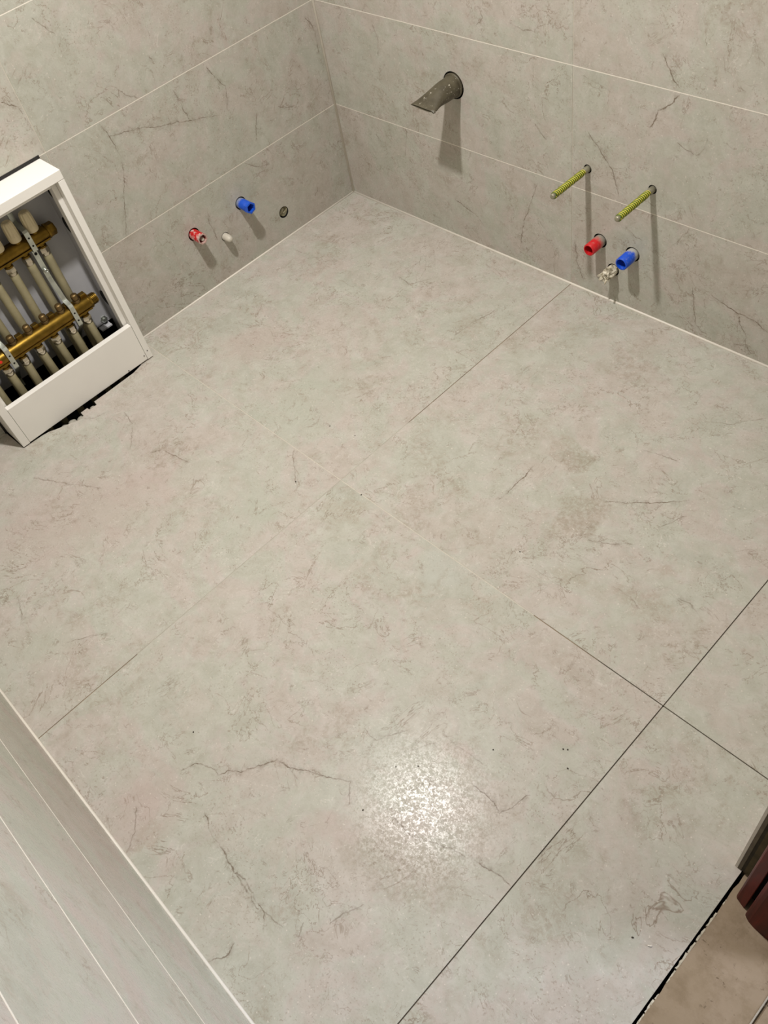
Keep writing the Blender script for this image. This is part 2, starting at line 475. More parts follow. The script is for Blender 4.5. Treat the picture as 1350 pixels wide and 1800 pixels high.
M_SUB = plain('screed', (96, 92, 84), 0.95, var=0.12, scale=25)
M_GROUT = plain('light_grout', (222, 216, 204), 0.8, var=0.04, scale=60)
M_GROUT_FLOOR = plain('floor_grout', (190, 184, 170), 0.8, var=0.05, scale=60)
M_GROUT_TILE = plain('tile_coloured_grout', (168, 163, 150), 0.8, var=0.06, scale=30)
M_GROUT_DARK = plain('unfilled_joint', (84, 76, 64), 0.9, var=0.15, scale=40)
M_GROUT_BROWN = plain('dusty_joint', (132, 116, 96), 0.9, var=0.2, scale=18)
M_BEAD = plain('white_silicone', (216, 210, 198), 0.45, var=0.02, scale=20)
M_CEIL = plain('ceiling_plaster', (140, 137, 130), 0.9, var=0.01, scale=5)
M_BLACK = plain('void_shade', (12, 11, 9), 0.95, var=0.2, scale=30)  # flat black painted in for the shade inside holes and gaps
M_WHITE = plain('white_lacquer', (232, 229, 222), 0.35, var=0.012, scale=8)
M_SHEET = plain('white_sheet_steel', (176, 176, 178), 0.45, var=0.03, scale=14)
M_BRASS = plain('dull_brass', (122, 97, 40), 0.42, 1.0, var=0.14, scale=40, bump=0.0002)
M_BRASS2 = plain('nickel_brass', (122, 102, 68), 0.5, 1.0, var=0.12, scale=50)
M_NICKEL = plain('nickel', (196, 188, 170), 0.25, 1.0, var=0.06, scale=40)
M_ZINC = plain('zinc_plated_steel', (188, 192, 184), 0.32, 0.9, var=0.06, scale=60)
M_IVORY = plain('ivory_plastic', (214, 200, 164), 0.45, var=0.03, scale=25)
M_PEX = plain('milky_pipe', (146, 138, 108), 0.4, var=0.07, scale=22)
M_REDDOT = plain('red_sticker', (214, 40, 20), 0.5, var=0.02)
M_RUBBLE = plain('mortar_lump', (158, 154, 142), 0.95, var=0.12, scale=60, bump=0.002)
M_MORTAR = plain('pale_mortar', (182, 174, 156), 0.95, var=0.1, scale=80, bump=0.001)
M_ADH = plain('tile_adhesive', (92, 80, 52), 0.9, var=0.2, scale=30, bump=0.002)
M_GAP_SHADE = plain('black_gap_shade', (22, 20, 17), 0.6, var=0.1)  # near-black for the shaded gap behind the cabinet
M_DARKPLUG = plain('dark_fluted_plug', (150, 143, 116), 0.5, var=0.15, scale=60)
M_PLUGWHITE = plain('grey_white_plastic', (198, 192, 178), 0.45, var=0.04, scale=40)
M_STEEL = plain('galvanised_rod', (150, 146, 126), 0.45, 0.5, var=0.12, scale=60)
M_TAPE_Y = plain('yellow_tape', (222, 206, 74), 0.45, var=0.07, scale=50)
M_TAPE_G = plain('green_tape', (78, 98, 10), 0.5, var=0.12, scale=50)

def dusty(name, rgb, axis, base, d0, d1, dust=(150, 143, 130), amount=1.0, rough=0.42):
    """coloured plastic smeared with plaster, thickest where it leaves the wall"""
    s = NT(name)
    p = s.pos()
    a = s.vec('DOT_PRODUCT', s.vec('SUBTRACT', p, base), axis, out='v')
    a = s.math('ADD', a, s.math('MULTIPLY', s.math('SUBTRACT', s.noise(p, 90, 4, 0.65), 0.5), 0.03))
    f = s.math('MULTIPLY', s.remap(a, d0, d1, 1.0, 0.0, True), amount)
    sm = s.remap(s.noise(p, 130, 3, 0.7, 0.5), 0.56, 0.68, 0.0, 0.45)
    col = s.mix(s.math('MAXIMUM', f, s.math('MULTIPLY', sm, 0.6)), lin(*rgb), lin(*dust))
    s.put(s.b.inputs['Base Color'], col)
    s.b.inputs['Roughness'].default_value = rough
    s.bump(s.noise(p, 160, 4), 0.4, 0.0008)
    return s.m

def cement_pipe():
    s = NT('grey_plastic_with_dust')
    p = s.pos()
    n = s.noise(p, 28, 5, 0.6)
    col = s.ramp(n, [(0.3, lin(64, 58, 43)), (0.7, lin(92, 86, 68))])
    d = s.math('MULTIPLY', s.remap(s.noise(p, 160, 3, 0.6), 0.62, 0.70), s.remap(s.noise(p, 25, 2), 0.45, 0.6, 0.1, 0.9))
    col = s.mix(d, col, lin(206, 200, 184))
    s.put(s.b.inputs['Base Color'], col)
    s.b.inputs['Roughness'].default_value = 0.5
    s.bump(s.noise(p, 60, 5), 0.5, 0.001)
    return s.m
M_CEM = cement_pipe()

def wood_material():
    s = NT('red_varnished_wood')
    p = s.pos()
    mp = s.n('ShaderNodeMapping')
    s.put(mp.inputs['Vector'], p)
    mp.inputs['Scale'].default_value = (60, 60, 5)
    n = s.noise(mp.outputs[0], 1.0, 6, 0.6, 0.6)
    col = s.ramp(n, [(0.3, lin(50, 3, 1)), (0.55, lin(76, 7, 2)), (0.75, lin(98, 16, 6))])
    s.put(s.b.inputs['Base Color'], col)
    s.b.inputs['Roughness'].default_value = 0.4
    s.b.inputs['Specular IOR Level'].default_value = 0.10
    s.bump(s.noise(p, 90, 4), 0.25, 0.0006)
    return s.m
M_WOOD = wood_material()

def travertine():
    s = NT('beige_travertine')
    p = s.pos()
    n = s.noise(p, 7, 6, 0.6, 0.6)
    col = s.ramp(n, [(0.3, lin(128, 111, 86)), (0.5, lin(138, 120, 96)), (0.7, lin(147, 129, 107))])
    m = s.noise(p, 24, 6, 0.7)
    col = s.mix(s.remap(m, 0.46, 0.66, 0, 0.6), col, lin(112, 93, 66))
    pit = s.math('MULTIPLY', s.remap(s.noise(p, 150, 2), 0.66, 0.72), s.remap(s.noise(p, 12, 2), 0.45, 0.6, 0.1, 0.9))
    col = s.mix(pit, col, lin(84, 66, 42))
    s.put(s.b.inputs['Base Color'], col)
    s.b.inputs['Roughness'].default_value = 0.6
    s.bump(s.noise(p, 120, 4), 0.3, 0.0008)
    return s.m
M_TRAV = travertine()
M_HALLGROUT = plain('worn_hall_grout', (160, 152, 138), 0.9, var=0.1, scale=50)

# ------------------------------------------------------------------ the setting
X1, X2, Y1, YW = 0.9032, 1.8077, -0.8990, -1.7814
G = 0.0011           # half a joint
TT = 0.009           # tile thickness
H = 2.29
ROWS = [0.0, 0.3006, 0.600, 0.896, 1.196, 1.496, 1.796, 2.096, H]
CUT = (-1.374, -0.9185, 0.6035)      # opening in the left wall for the manifold box (y0, y1, top)

HOLES_LEFT = [(-0.6081, 0.1939, 0.0195), (-0.4265, 0.1951, 0.0195), (-0.5138, 0.1297, 0.0138), (-0.2886, 0.0853, 0.0185)]
HOLES_BACK = [(0.5200, 0.4710, 0.0358), (0.9495, 0.3612, 0.0113), (1.1330, 0.3635, 0.0113), (0.9938, 0.1733, 0.0202), (1.0928, 0.1696, 0.0207), (1.0381, 0.1009, 0.0180)]

def inside(h, a0, a1, b0, b1):
    return a0 < h[0] < a1 and b0 < h[1] < b1

def get(dct, key):
    return dct.get(key, ())

# left wall
wl = struct(obj('wall_left', slab([(0.06, -0.06), (0.06, H), (YW - 0.1, H), (YW - 0.1, -0.06), (CUT[0], -0.06), (CUT[0], CUT[2]), (CUT[1], CUT[2]), (CUT[1], -0.06)],
                                  HOLES_LEFT, 'left', TT + 0.0005, 0.10), M_SUB))
tmats = {}
def tmat(key, plane, seed, tint=1.0):
    if key not in tmats:
        tmats[key] = tile_material('stone_tile_' + key, plane, get(VEINS, key), get(BLOBS, key), seed, tint)
    return tmats[key]

for i in range(len(ROWS) - 1):
    z0, z1 = ROWS[i] + (0 if i == 0 else G), ROWS[i + 1] - G
    for j, (y1, y0) in enumerate(((0.0, Y1), (Y1, YW))):
        a0, a1 = y0 + (G if j == 0 else 0), y1 - (G if j else 0)
        key = 'left_%d_%d' % (i + 1, j)
        m = tmat(key if key in VEINS else 'left_plain_%d' % ((i * 2 + j) % 4), 'left', 1.3 + i * 2.1 + j * 0.7)
        pieces = [rect(a0, a1, z0, z1)]
        if j == 1 and z0 < CUT[2]:
            if z1 > CUT[2]:
                pieces = [[(a0, z0), (CUT[0], z0), (CUT[0], CUT[2]), (CUT[1], CUT[2]), (CUT[1], z0), (a1, z0), (a1, z1), (a0, z1)]]
            else:
                pieces = [rect(a0, CUT[0], z0, z1), rect(CUT[1], a1, z0, z1)]
        for pc in pieces:
            hs = [h for h in HOLES_LEFT if inside(h, min(q[0] for q in pc), max(q[0] for q in pc), z0, z1)]
            obj('tile', slab(pc, hs, 'left', 0.0, TT), m, wl)
    if i:
        z = ROWS[i]
        for (ya, yb) in (((YW, CUT[0]), (CUT[1], 0.0)) if z < CUT[2] else ((YW, 0.0),)):
            boxo('grout', M_GROUT, wl, -TT, -0.0002, ya, yb, z - G, z + G)
boxo('grout', M_GROUT_FLOOR, wl, -TT, -0.0007, Y1 - G, Y1 + G, 0, H)

# back wall (runs to the right in the photograph)
XR = 2.066
wb = struct(obj('wall_back', slab([(-0.1, -0.06), (XR + 0.1, -0.06), (XR + 0.1, H), (-0.1, H)], HOLES_BACK, 'back', TT + 0.0005, 0.10), M_SUB))
for i in range(len(ROWS) - 1):
    z0, z1 = ROWS[i] + (0 if i == 0 else G), ROWS[i + 1] - G
    for j, (x0, x1) in enumerate(((0.0, X1), (X1, X2), (X2, 2.07))):
        a0, a1 = x0 + (G if j else 0), x1 - G
        key = 'back_%d_%d' % (i + 1, j)
        m = tmat(key if key in VEINS else 'back_plain_%d' % ((i * 2 + j) % 4), 'back', 20.7 + i * 1.9 + j * 3.3)
        hs = [h for h in HOLES_BACK if inside(h, a0, a1, z0, z1)]
        obj('tile', slab(rect(a0, a1, z0, z1), hs, 'back', 0.0, TT), m, wb)
    if i:
        boxo('grout', M_GROUT, wb, 0.0, XR, 0.0002, TT, ROWS[i] - G, ROWS[i] + G)
for x in (X1, X2):
    boxo('grout', M_GROUT_FLOOR, wb, x - G, x + G, 0.0007, TT, 0, H)

# near wall (seen at a grazing angle at the lower left)
NR = [0.0, 0.3272, 0.6125, 0.8962, 1.19, 1.49, 1.79, 2.09, H]
wn = struct(obj('wall_near', slab([(-0.1, -0.06), (2.2, -0.06), (2.2, H), (-0.1, H)], [], 'near', TT + 0.0005, 0.10), M_SUB))
for i in range(len(NR) - 1):
    z0, z1 = NR[i] + (0 if i == 0 else G), NR[i + 1] - G
    for j, (x0, x1) in enumerate(((0.0, 0.55), (0.55, 2.2))):
        obj('tile', slab(rect(x0 + (G if j else 0), x1 - G, z0, z1), [], 'near', 0.0, TT), tmat('near_plain_%d' % ((i * 2 + j) % 4), 'near', 51.1 + i * 2.3 + j * 1.1), wn)
    if i:
        boxo('grout', M_GROUT, wn, 0.0, 2.2, YW - TT, YW + 0.0003, NR[i] - 0.0013, NR[i] + 0.0013)
boxo('grout', M_GROUT, wn, 0.55 - G, 0.55 + G, YW - TT, YW - 0.0007, 0, H)

boxo('light_stop_backing', M_BLACK, wl, -0.14, -0.101, YW - 0.1, 0.1, -0.14, H)  # added black plates, keep world light from leaking through the wall openings
boxo('light_stop_backing', M_BLACK, wb, -0.1, XR + 0.1, 0.101, 0.14, -0.14, H)

for wall, hl, org, ax in ((wl, HOLES_LEFT, lambda h: (0, h[0], h[1]), (-1, 0, 0)), (wb, HOLES_BACK, lambda h: (h[0], 0, h[1]), (0, 1, 0))):
    for h in hl:
        bm = bmesh.new()
        lathe(bm, [(h[2] + 0.0004, 0.0006), (h[2] - 0.0007, 0.0006), (h[2] - 0.0007, 0.098), (0.0, 0.098)], org(h), ax, 36)
        obj('hole_shade_liner', bm, M_BLACK, wall, True)  # black tube added to paint the deep shade inside each hole

# right wall beside the doorway
YD = -1.0585
wr = struct(boxo('wall_right', M_ADH, None, 2.0675, 2.19, YD - 0.001, 0.0, -0.06, H))
for i in range(len(ROWS) - 1):
    z0, z1 = ROWS[i] + (0.0 if i == 0 else G), ROWS[i + 1] - G
    obj('tile', slab(rect(YD + 0.002, 0.0, z0, z1), [], 'right', 0.0, TT), tmat('right_plain_%d' % (i % 3), 'right', 77.7 + i * 1.7), wr)
    if i:
        boxo('grout', M_GROUT, wr, 2.0586, 2.067, YD, 0.0, ROWS[i] - G, ROWS[i] + G)
boxo('lintel', M_CEIL, wr, 2.0675, 2.19, YW, YD - 0.001, 2.10, H)

boxo('tile_edge', plain('worn_tile_edge', (104, 96, 80), 0.9, var=0.12), wr, 2.0582, 2.0640, YD - 0.0022, YD + 0.0018, 0.0, H)
boxo('joint', plain('dark_joint', (48, 42, 26), 0.95, var=0.2), wr, 2.0640, 2.0690, YD - 0.0016, YD + 0.0018, 0.0, H)
boxo('adhesive', plain('olive_adhesive', (78, 68, 42), 0.95, var=0.2), wr, 2.0690, 2.0798, YD - 0.0019, YD - 0.0011, 0.0, H)

# floor
FT = {
    'a': [(0.0, 0.0), (X1 - G, 0.0), (X1 - G, Y1 + G), (0.0, Y1 + G)],
    'b': [(X1 + G, 0.0), (X2 - G, 0.0), (X2 - G, Y1 + G), (X1 + G, Y1 + G)],
    'c': [(0.0, Y1 - G), (X1 - G, Y1 - G), (X1 - G, YW), (0.0, YW), (0.0, -1.372), (0.098, -1.368), (0.0995, -1.310), (0.1033, -1.2888), (0.1134, -1.268), (0.1226, -1.2439),
          (0.1391, -1.2049), (0.1336, -1.1899), (0.1162, -1.1889), (0.1159, -1.1672), (0.1283, -1.1651), (0.1274, -1.141), (0.1105, -1.1393), (0.1105, -1.0946),
          (0.1072, -0.9971), (0.0975, -0.962), (0.0, -0.950)],
    'd': [(X1 + G, Y1 - G), (X2 - G, Y1 - G), (X2 - G, YW), (X1 + G, YW)],
    'e': [(X2 + G, 0.0), (2.0575, 0.0), (2.0575, Y1 + G), (X2 + G, Y1 + G)],
    'f': [(X2 + G, Y1 - G), (2.0575, Y1 - G), (2.0575, -1.0565), (2.0660, -1.0590), (2.0660, YW), (X2 + G, YW)],
}
bm = bmesh.new()
box(bm, 0.16, 2.0645, YW, 0.0, -0.14, -TT - 0.0005)
box(bm, 0.0, 0.16, Y1 - 0.02, 0.0, -0.14, -TT - 0.0005)
box(bm, 0.0, 0.16, YW, -1.40, -0.14, -TT - 0.0005)
box(bm, -0.10, 0.16, -1.40, Y1 - 0.02, -0.14, -0.07)
fl = struct(obj('floor', bm, M_SUB))
boxo('gap_shade_bed', M_BLACK, fl, 2.0646, 2.0779, -1.85, -0.9, -0.14, -0.035)  # black fill stands in for the shade deep in the threshold gap
boxo('gap_shade_bed', M_BLACK, fl, -0.10, 0.1599, -1.3999, Y1 - 0.0201, -0.0699, -0.055)  # same black fill for the shaded void under the cabinet
for k, (key, pl) in enumerate(FT.items()):
    obj('tile', slab(pl, [], 'floor', 0.0, TT), tmat('floor_' + key, 'floor', 101.3 + k * 2.7), fl)
# joints: pale where filled, dark where still open
boxo('grout', M_GROUT_BROWN, fl, X1 - G, X1 + G, -0.66, 0.0, -TT, -0.0009)
boxo('grout', M_GROUT_TILE, fl, X1 - G, X1 + G, -1.52, -0.66, -TT, -0.0003)
boxo('grout', M_GROUT_BROWN, fl, X1 - G, X1 + G, YW, -1.52, -TT, -0.0009)
boxo('grout', M_GROUT_DARK, fl, X2 - G, X2 + G, YW, 0.0, -TT, -0.0016)
boxo('grout', M_GROUT_FLOOR, fl, 0.0, 1.50, Y1 - G, Y1 + G, -TT, -0.0004)
boxo('grout', M_GROUT_BROWN, fl, 1.50, 1.66, Y1 - G, Y1 + G, -TT, -0.0011)
boxo('grout', M_GROUT_DARK, fl, 1.66, 2.0575, Y1 - G, Y1 + G, -TT, -0.0016)

# mortar lumps lying in the notches cut out of the floor tile under the cabinet
def lump(x, y, z, r, sq):
    bm = bmesh.new()
    bmesh.ops.create_icosphere(bm, subdivisions=2, radius=r)
    for v in bm.verts:
        v.co *= 1 + random.uniform(-0.13, 0.13)
        v.co.z *= sq
        v.co += Vector((x, y, z))
    return obj('mortar_lump', bm, M_RUBBLE, fl, True)
lump(0.114, -1.152, -0.019, 0.012, 0.9)
lump(0.119, -1.199, -0.019, 0.012, 0.9)
lump(0.112, -1.222, -0.019, 0.013, 0.8)
lump(0.100, -1.245, -0.026, 0.012, 0.8)

# ceiling
struct(boxo('ceiling', M_CEIL, None, -0.1, 2.2, YW - 0.1, 0.1, H, H + 0.08))

# white silicone beads in the corners
def bead(name, pts):
    bm = bmesh.new()
    tube(bm, pts, 0.0042 if name == 'trim_4' else 0.0050 if name == 'trim_3' else 0.0036, 8)
    return struct(obj(name, bm, M_BEAD, None, True))
bead('trim_1', [(0.0004, 0.0, 0.0004), (0.0004, -0.9165, 0.0004)])
bead('trim_2', [(0.0, -0.0004, 0.0004), (2.058, -0.0004, 0.0004)])
bead('trim_3', [(0.0004, -0.0004, 0.0), (0.0004, -0.0004, H)])
bead('trim_4', [(0.0, YW + 0.0004, 0.0004), (2.066, YW + 0.0004, 0.0004)])
bead('trim_5', [(0.0004, -1.376, 0.0004), (0.0004, YW, 0.0004)])
bead('trim_6', [(0.0004, YW + 0.0004, 0.0), (0.0004, YW + 0.0004, H)])
bead('trim_7', [(2.0576, -1.0, 0.0004), (2.0576, 0.0, 0.0004)])
# white edge strip standing along the tiled end of the right wall
bm = bmesh.new()
box(bm, 2.0535, 2.0580, -1.0612, -1.0520, 0.0, 2.1)
struct(obj('trim_8', bm, M_BEAD))

# hall floor beyond the doorway: beige travertine with a ragged, mortar-edged front
def ragged(x, y0, y1, n, amp):
    pts = []
    for k in range(n + 1):
        y = y0 + (y1 - y0) * k / n
        pts.append((x + random.uniform(-amp, amp), y))
    return pts
HF = -0.0035
hall_sub = struct(boxo('floor_hall', M_SUB, None, 2.078, 3.6, -2.4, 0.9, -0.14, HF - 0.0105))
def hall_tile(poly, bev=True):
    bm = slab(poly, [], 'floor', -HF, -HF + 0.010)
    return obj('tile', bm, M_TRAV, hall_sub)
edge = ragged(2.0716, -1.80, -0.96, 70, 0.0010)
hall_tile([(2.1905, -0.96), (2.1905, -1.80)] + edge)
hall_tile(rect(2.1955, 2.60, -1.2, -0.6))
hall_tile(rect(2.1955, 2.60, -1.8, -1.2045))
hall_tile(rect(2.604, 3.0, -1.2, -0.6))
hall_tile(rect(2.604, 3.0, -1.8, -1.2045))
boxo('grout', M_GROUT_BROWN, hall_sub, 2.1905, 2.1955, -1.8, -0.6, -0.012, HF - 0.004)
boxo('grout', M_HALLGROUT, hall_sub, 2.1888, 2.1912, -1.8, -1.0, -0.012, HF + 0.0006)
# broken bits of pale mortar along that edge
bm = bmesh.new()
random.seed(21)
y = -1.115
while y > -1.42:
    ln = random.uniform(0.006, 0.030)
    wid = random.uniform(0.0014, 0.0036) if -1.33 < y < -1.12 else random.uniform(0.0, 0.0016)
    if wid > 0.0007 and random.random() < 0.8:
        n = max(3, int(ln / 0.004))
        front = [(2.0718 - wid * random.uniform(0.4, 1.0), y - ln * k / n) for k in range(n + 1)]
        back = [(2.0726, y - ln * k / n) for k in range(n, -1, -1)]
        loop = front + back
        top = [bm.verts.new((a, b, HF + 0.0004 + random.uniform(-0.001, 0.0008))) for a, b in loop]
        bot = [bm.verts.new((a, b, HF - 0.009)) for a, b in loop]
        m = len(loop)
        for k in range(n):
            bm.faces.new((top[k], top[k + 1], top[m - 2 - k], top[m - 1 - k]))
        for k in range(m):
            bm.faces.new((top[k], top[(k + 1) % m], bot[(k + 1) % m], bot[k]))
    y -= ln + random.uniform(0.0, 0.006)
mo = obj('mortar_crumbs', bm, M_MORTAR, hall_sub)
mo['kind'] = 'stuff'

# varnished door frame on the right
df = struct(boxo('door_1', M_BLACK, None, 2.0815, 2.20, -1.086, -1.0600, -0.003, 2.10))
bm = bmesh.new()
def prism(bm, loop, z0, z1):
    a = [bm.verts.new((x, y, z0)) for x, y in loop]
    b = [bm.verts.new((x, y, z1)) for x, y in loop]
    n = len(loop)
    bm.faces.new(a)
    bm.faces.new(b)
    for k in range(n):
        bm.faces.new((a[k], a[(k + 1) % n], b[(k + 1) % n], b[k]))
    return bm
prism(bm, [(2.0800, -1.0605), (2.0800, -1.0975), (2.0808, -1.1000), (2.0828, -1.1022), (2.0975, -1.1075), (2.0985, -1.1070), (2.0985, -1.0605)], -0.003, 2.10)
obj('lining_strip', bm, M_WOOD, df)
bm = bmesh.new()
prism(bm, [(2.1043, -1.0605), (2.1043, -1.1125), (2.1052, -1.1150), (2.1085, -1.1175), (2.1140, -1.1205), (2.1240, -1.1228), (2.1700, -1.1250), (2.2000, -1.1240), (2.2000, -1.0605)], -0.003, 2.10)
obj('door_stop', bm, M_WOOD, df)

# ------------------------------------------------------------------ white cabinet on the left wall
CY0, CY1, CX = -1.3675, -0.9195, 0.100
cab = thing('cabinet', 'white open fronted wooden cabinet standing against the left wall around brass pipework', 'cabinet', (0.05, -1.145, 0))
B = 0.0012
boxo('top_board', M_WHITE, cab, 0.0005, CX + 0.0005, CY0, CY1, 0.5715, 0.5955, bev=B).location = (-0.05, 1.145, 0)
PARTS = []
def cpart(name, *a, mat=None):
    o = boxo(name, mat or M_WHITE, cab, *a, bev=B)
    o.location = (-0.05, 1.145, 0)
    return o
cpart('side_board', 0.0005, CX, CY1 - 0.018, CY1, 0.003, 0.5712)
cpart('side_board', 0.0005, CX, CY0, CY0 + 0.0215, 0.003, 0.5712)
cpart('base_board', CX - 0.018, CX - 0.0005, CY0 + 0.0222, CY1 - 0.0187, 0.0045, 0.1295)
cpart('batten', 0.052, 0.078, CY1 - 0.032, CY1 - 0.0182, 0.10, 0.571)
cpart('batten', 0.052, 0.078, CY0 + 0.0217, CY0 + 0.031, 0.10, 0.571)
cpart('top_batten', 0.060, 0.084, CY0 + 0.034, CY1 - 0.034, 0.559, 0.5713)
for (y, z) in ((-0.944, 0.021), (-1.005, 0.0095), (-0.9285, 0.030)):
    bm = bmesh.new()
    lathe(bm, [(0.0017, 0.0), (0.0017, 0.0008), (0.0, 0.0009)], (CX - 0.0003, y, z), (1, 0, 0), 8)
    o = obj('screw_hole', bm, M_BLACK, cab)
    o.location = (-0.05, 1.145, 0)

# black strip painted in for the shaded gap round the opening behind the cabinet
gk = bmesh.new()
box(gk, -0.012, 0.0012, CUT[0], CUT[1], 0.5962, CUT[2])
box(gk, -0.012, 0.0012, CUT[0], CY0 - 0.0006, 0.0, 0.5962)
tag(obj('gap_shade', gk, M_GAP_SHADE), 'thin black gap strip along the top and left of the white cabinet at the wall', 'gap_shade')

# steel box let into the wall
mb = thing('manifold_box', 'pale sheet steel wall box behind the brass bars with knocked out side holes', 'box', (-0.02, -1.145, 0))
def bpart(name, bm, mat, smooth=False):
    o = obj(name, bm, mat, mb, smooth)
    o.location = (0.02, 1.145, 0)
    return o
bpart('back_panel', box(bmesh.new(), -0.022, -0.0185, CUT[0] + 0.004, CY1 - 0.019, 0.104, 0.590), M_SHEET)
bpart('side_panel', box(bmesh.new(), -0.0185, 0.050, CY1 - 0.0205, CY1 - 0.019, 0.045, 0.570), M_SHEET)
bpart('side_panel', box(bmesh.new(), -0.0185, 0.050, CUT[0] + 0.029, CUT[0] + 0.0305, 0.045, 0.570), M_SHEET)
for (x, z, r) in ((0.020, 0.425, 0.024), (0.014, 0.190, 0.024), (0.018, 0.52, 0.016)):
    bm = bmesh.new()
    lathe(bm, [(r, 0.0), (r, 0.0006), (0.0, 0.0006)], (x, CY1 - 0.0205, z), (0, -1, 0), 28)
    bpart('knockout_hole', bm, M_BLACK)
bm = bmesh.new()
lathe(bm, [(0.011, 0.0), (0.011, 0.003), (0.006, 0.0035), (0.006, 0.010), (0.0, 0.010)], (-0.0185, -0.964, 0.116), (1, 0, 0), 6)
bpart('fixing_bolt', bm, M_ZINC)
bpart('base_flange', box(bmesh.new(), -0.0185, 0.004, -0.99, -0.955, 0.098, 0.102), M_SHEET)

# brass manifolds
YE = -0.9720
PITCH = 0.0506
XU, ZU, XL, ZL = 0.011, 0.438, 0.047, 0.231
def manifold(x, z, label, valves):
    t = thing('manifold', label, 'manifold', (x, -1.15, z), 'brass manifold bars in the cabinet')
    def part(name, bm, mat, smooth=True):
        o = obj(name, bm, mat, t, smooth)
        sharp(o)
        o.location = (-x, 1.15, -z)
        return o
    y0 = -1.345
    bm = bmesh.new()
    L = (YE - 0.024) - y0
    lathe(bm, [(0.0, 0.0), (0.0155, 0.0), (0.0172, 0.002), (0.0172, L - 0.006), (0.0165, L - 0.004), (0.0165, L), (0.0, L)], (x, y0, z), (0, 1, 0), 32)
    box(bm, x - 0.007, x + 0.0165, y0 + 0.004, YE - 0.027, z - 0.0155, z - 0.0105)
    box(bm, x - 0.0185, x + 0.004, y0 + 0.004, YE - 0.027, z + 0.008, z + 0.0145)
    part('bar', bm, M_BRASS)
    bm = bmesh.new()
    if valves:
        lathe(bm, [(0.0, 0.0), (0.0195, 0.0), (0.0195, 0.005), (0.0, 0.005)], (x, YE - 0.0245, z), (0, 1, 0), 28)
        lathe(bm, [(0.0, 0.005), (0.0172, 0.005), (0.0178, 0.006), (0.0178, 0.022), (0.0165, 0.0235), (0.0, 0.0235)], (x, YE - 0.0245, z), (0, 1, 0), 6)
    else:
        lathe(bm, [(0.0, 0.0), (0.0195, 0.0), (0.0195, 0.006), (0.0, 0.006)], (x, YE - 0.0245, z), (0, 1, 0), 6)
        pr = [(0.0, 0.006), (0.0138, 0.006)]
        d = 0.0075
        while d < 0.0225:
            pr += [(0.0138, d), (0.0162, d + 0.0009), (0.0162, d + 0.0017), (0.0138, d + 0.0026)]
            d += 0.0038
        pr += [(0.0138, 0.0245), (0.0112, 0.0245), (0.0112, 0.010), (0.0, 0.010)]
        lathe(bm, pr, (x, YE - 0.0245, z), (0, 1, 0), 28)
    part('end_plug', bm, M_BRASS)
    for k in range(7):
        y = -1.0235 - PITCH * k
        bm = bmesh.new()
        lathe(bm, [(0.0, 0.0), (0.0095, 0.0), (0.0095, -0.012), (0.0115, -0.0125), (0.0115, -0.017), (0.0, -0.017)], (x, y, z - 0.0125), (0, 0, 1), 20)
        part('outlet', bm, M_BRASS)
        if valves:
            yk = -1.0245 - PITCH * k
            bm = bmesh.new()
            lathe(bm, [(0.0, 0.0), (0.011, 0.0), (0.011, 0.012), (0.0, 0.012)], (x, yk, z + 0.012), (0, 0, 1), 16)
            part('valve_stem', bm, M_BRASS)
            rib = lambda tt, d: 1.0 + (0.055 * math.cos(11 * tt) if d > 0.018 and d < 0.053 else 0.0)
            bm = bmesh.new()
            lathe(bm, [(0.0, 0.0), (0.0146, 0.0), (0.0158, 0.003), (0.0162, 0.010), (0.0160, 0.017), (0.0154, 0.0185), (0.0150, 0.034), (0.0140, 0.046), (0.0126, 0.0515), (0.0095, 0.0535), (0.0085, 0.0525), (0.0, 0.0525)],
                  (x + 0.001, yk, z + 0.020), (0, 0, 1), 72, 0.0, rib)
            part('valve_cap', bm, M_IVORY)
        else:
            yk = -1.0245 - PITCH * k
            bm = bmesh.new()
            lathe(bm, [(0.0, 0.0), (0.0105, 0.0), (0.0105, 0.006), (0.0075, 0.007), (0.0075, 0.010), (0.0098, 0.0105), (0.0098, 0.021), (0.0085, 0.0235), (0.0055, 0.0250), (0.0, 0.0255)],
                  (x - 0.002, yk, z + 0.0165), (0, 0, 1), 24)
            part('vent_cap', bm, M_BRASS2)
            bm = bmesh.new()
            box(bm, x - 0.020, x - 0.002, yk + 0.014, yk + 0.032, z + 0.012, z + 0.025, bev=0.002)
            part('flow_block', bm, M_BRASS, False)
    return t
man_up = manifold(XU, ZU, 'upper brass manifold bar topped with ivory ribbed valve caps', True)
man_lo = manifold(XL, ZL, 'lower brass manifold bar with small round brass caps and threaded end', False)
bm = bmesh.new()
lathe(bm, [(0.0042, 0.0), (0.0042, 0.0008), (0.0, 0.0010)], (XL + 0.0172, -1.2830, ZL + 0.0035), (1, 0, 0.08), 20)
o = obj('red_dot', bm, M_REDDOT, man_lo)
o.location = (-XL, 1.15, -ZL)
o['label'] = 'round red sticker on the front of the bar'

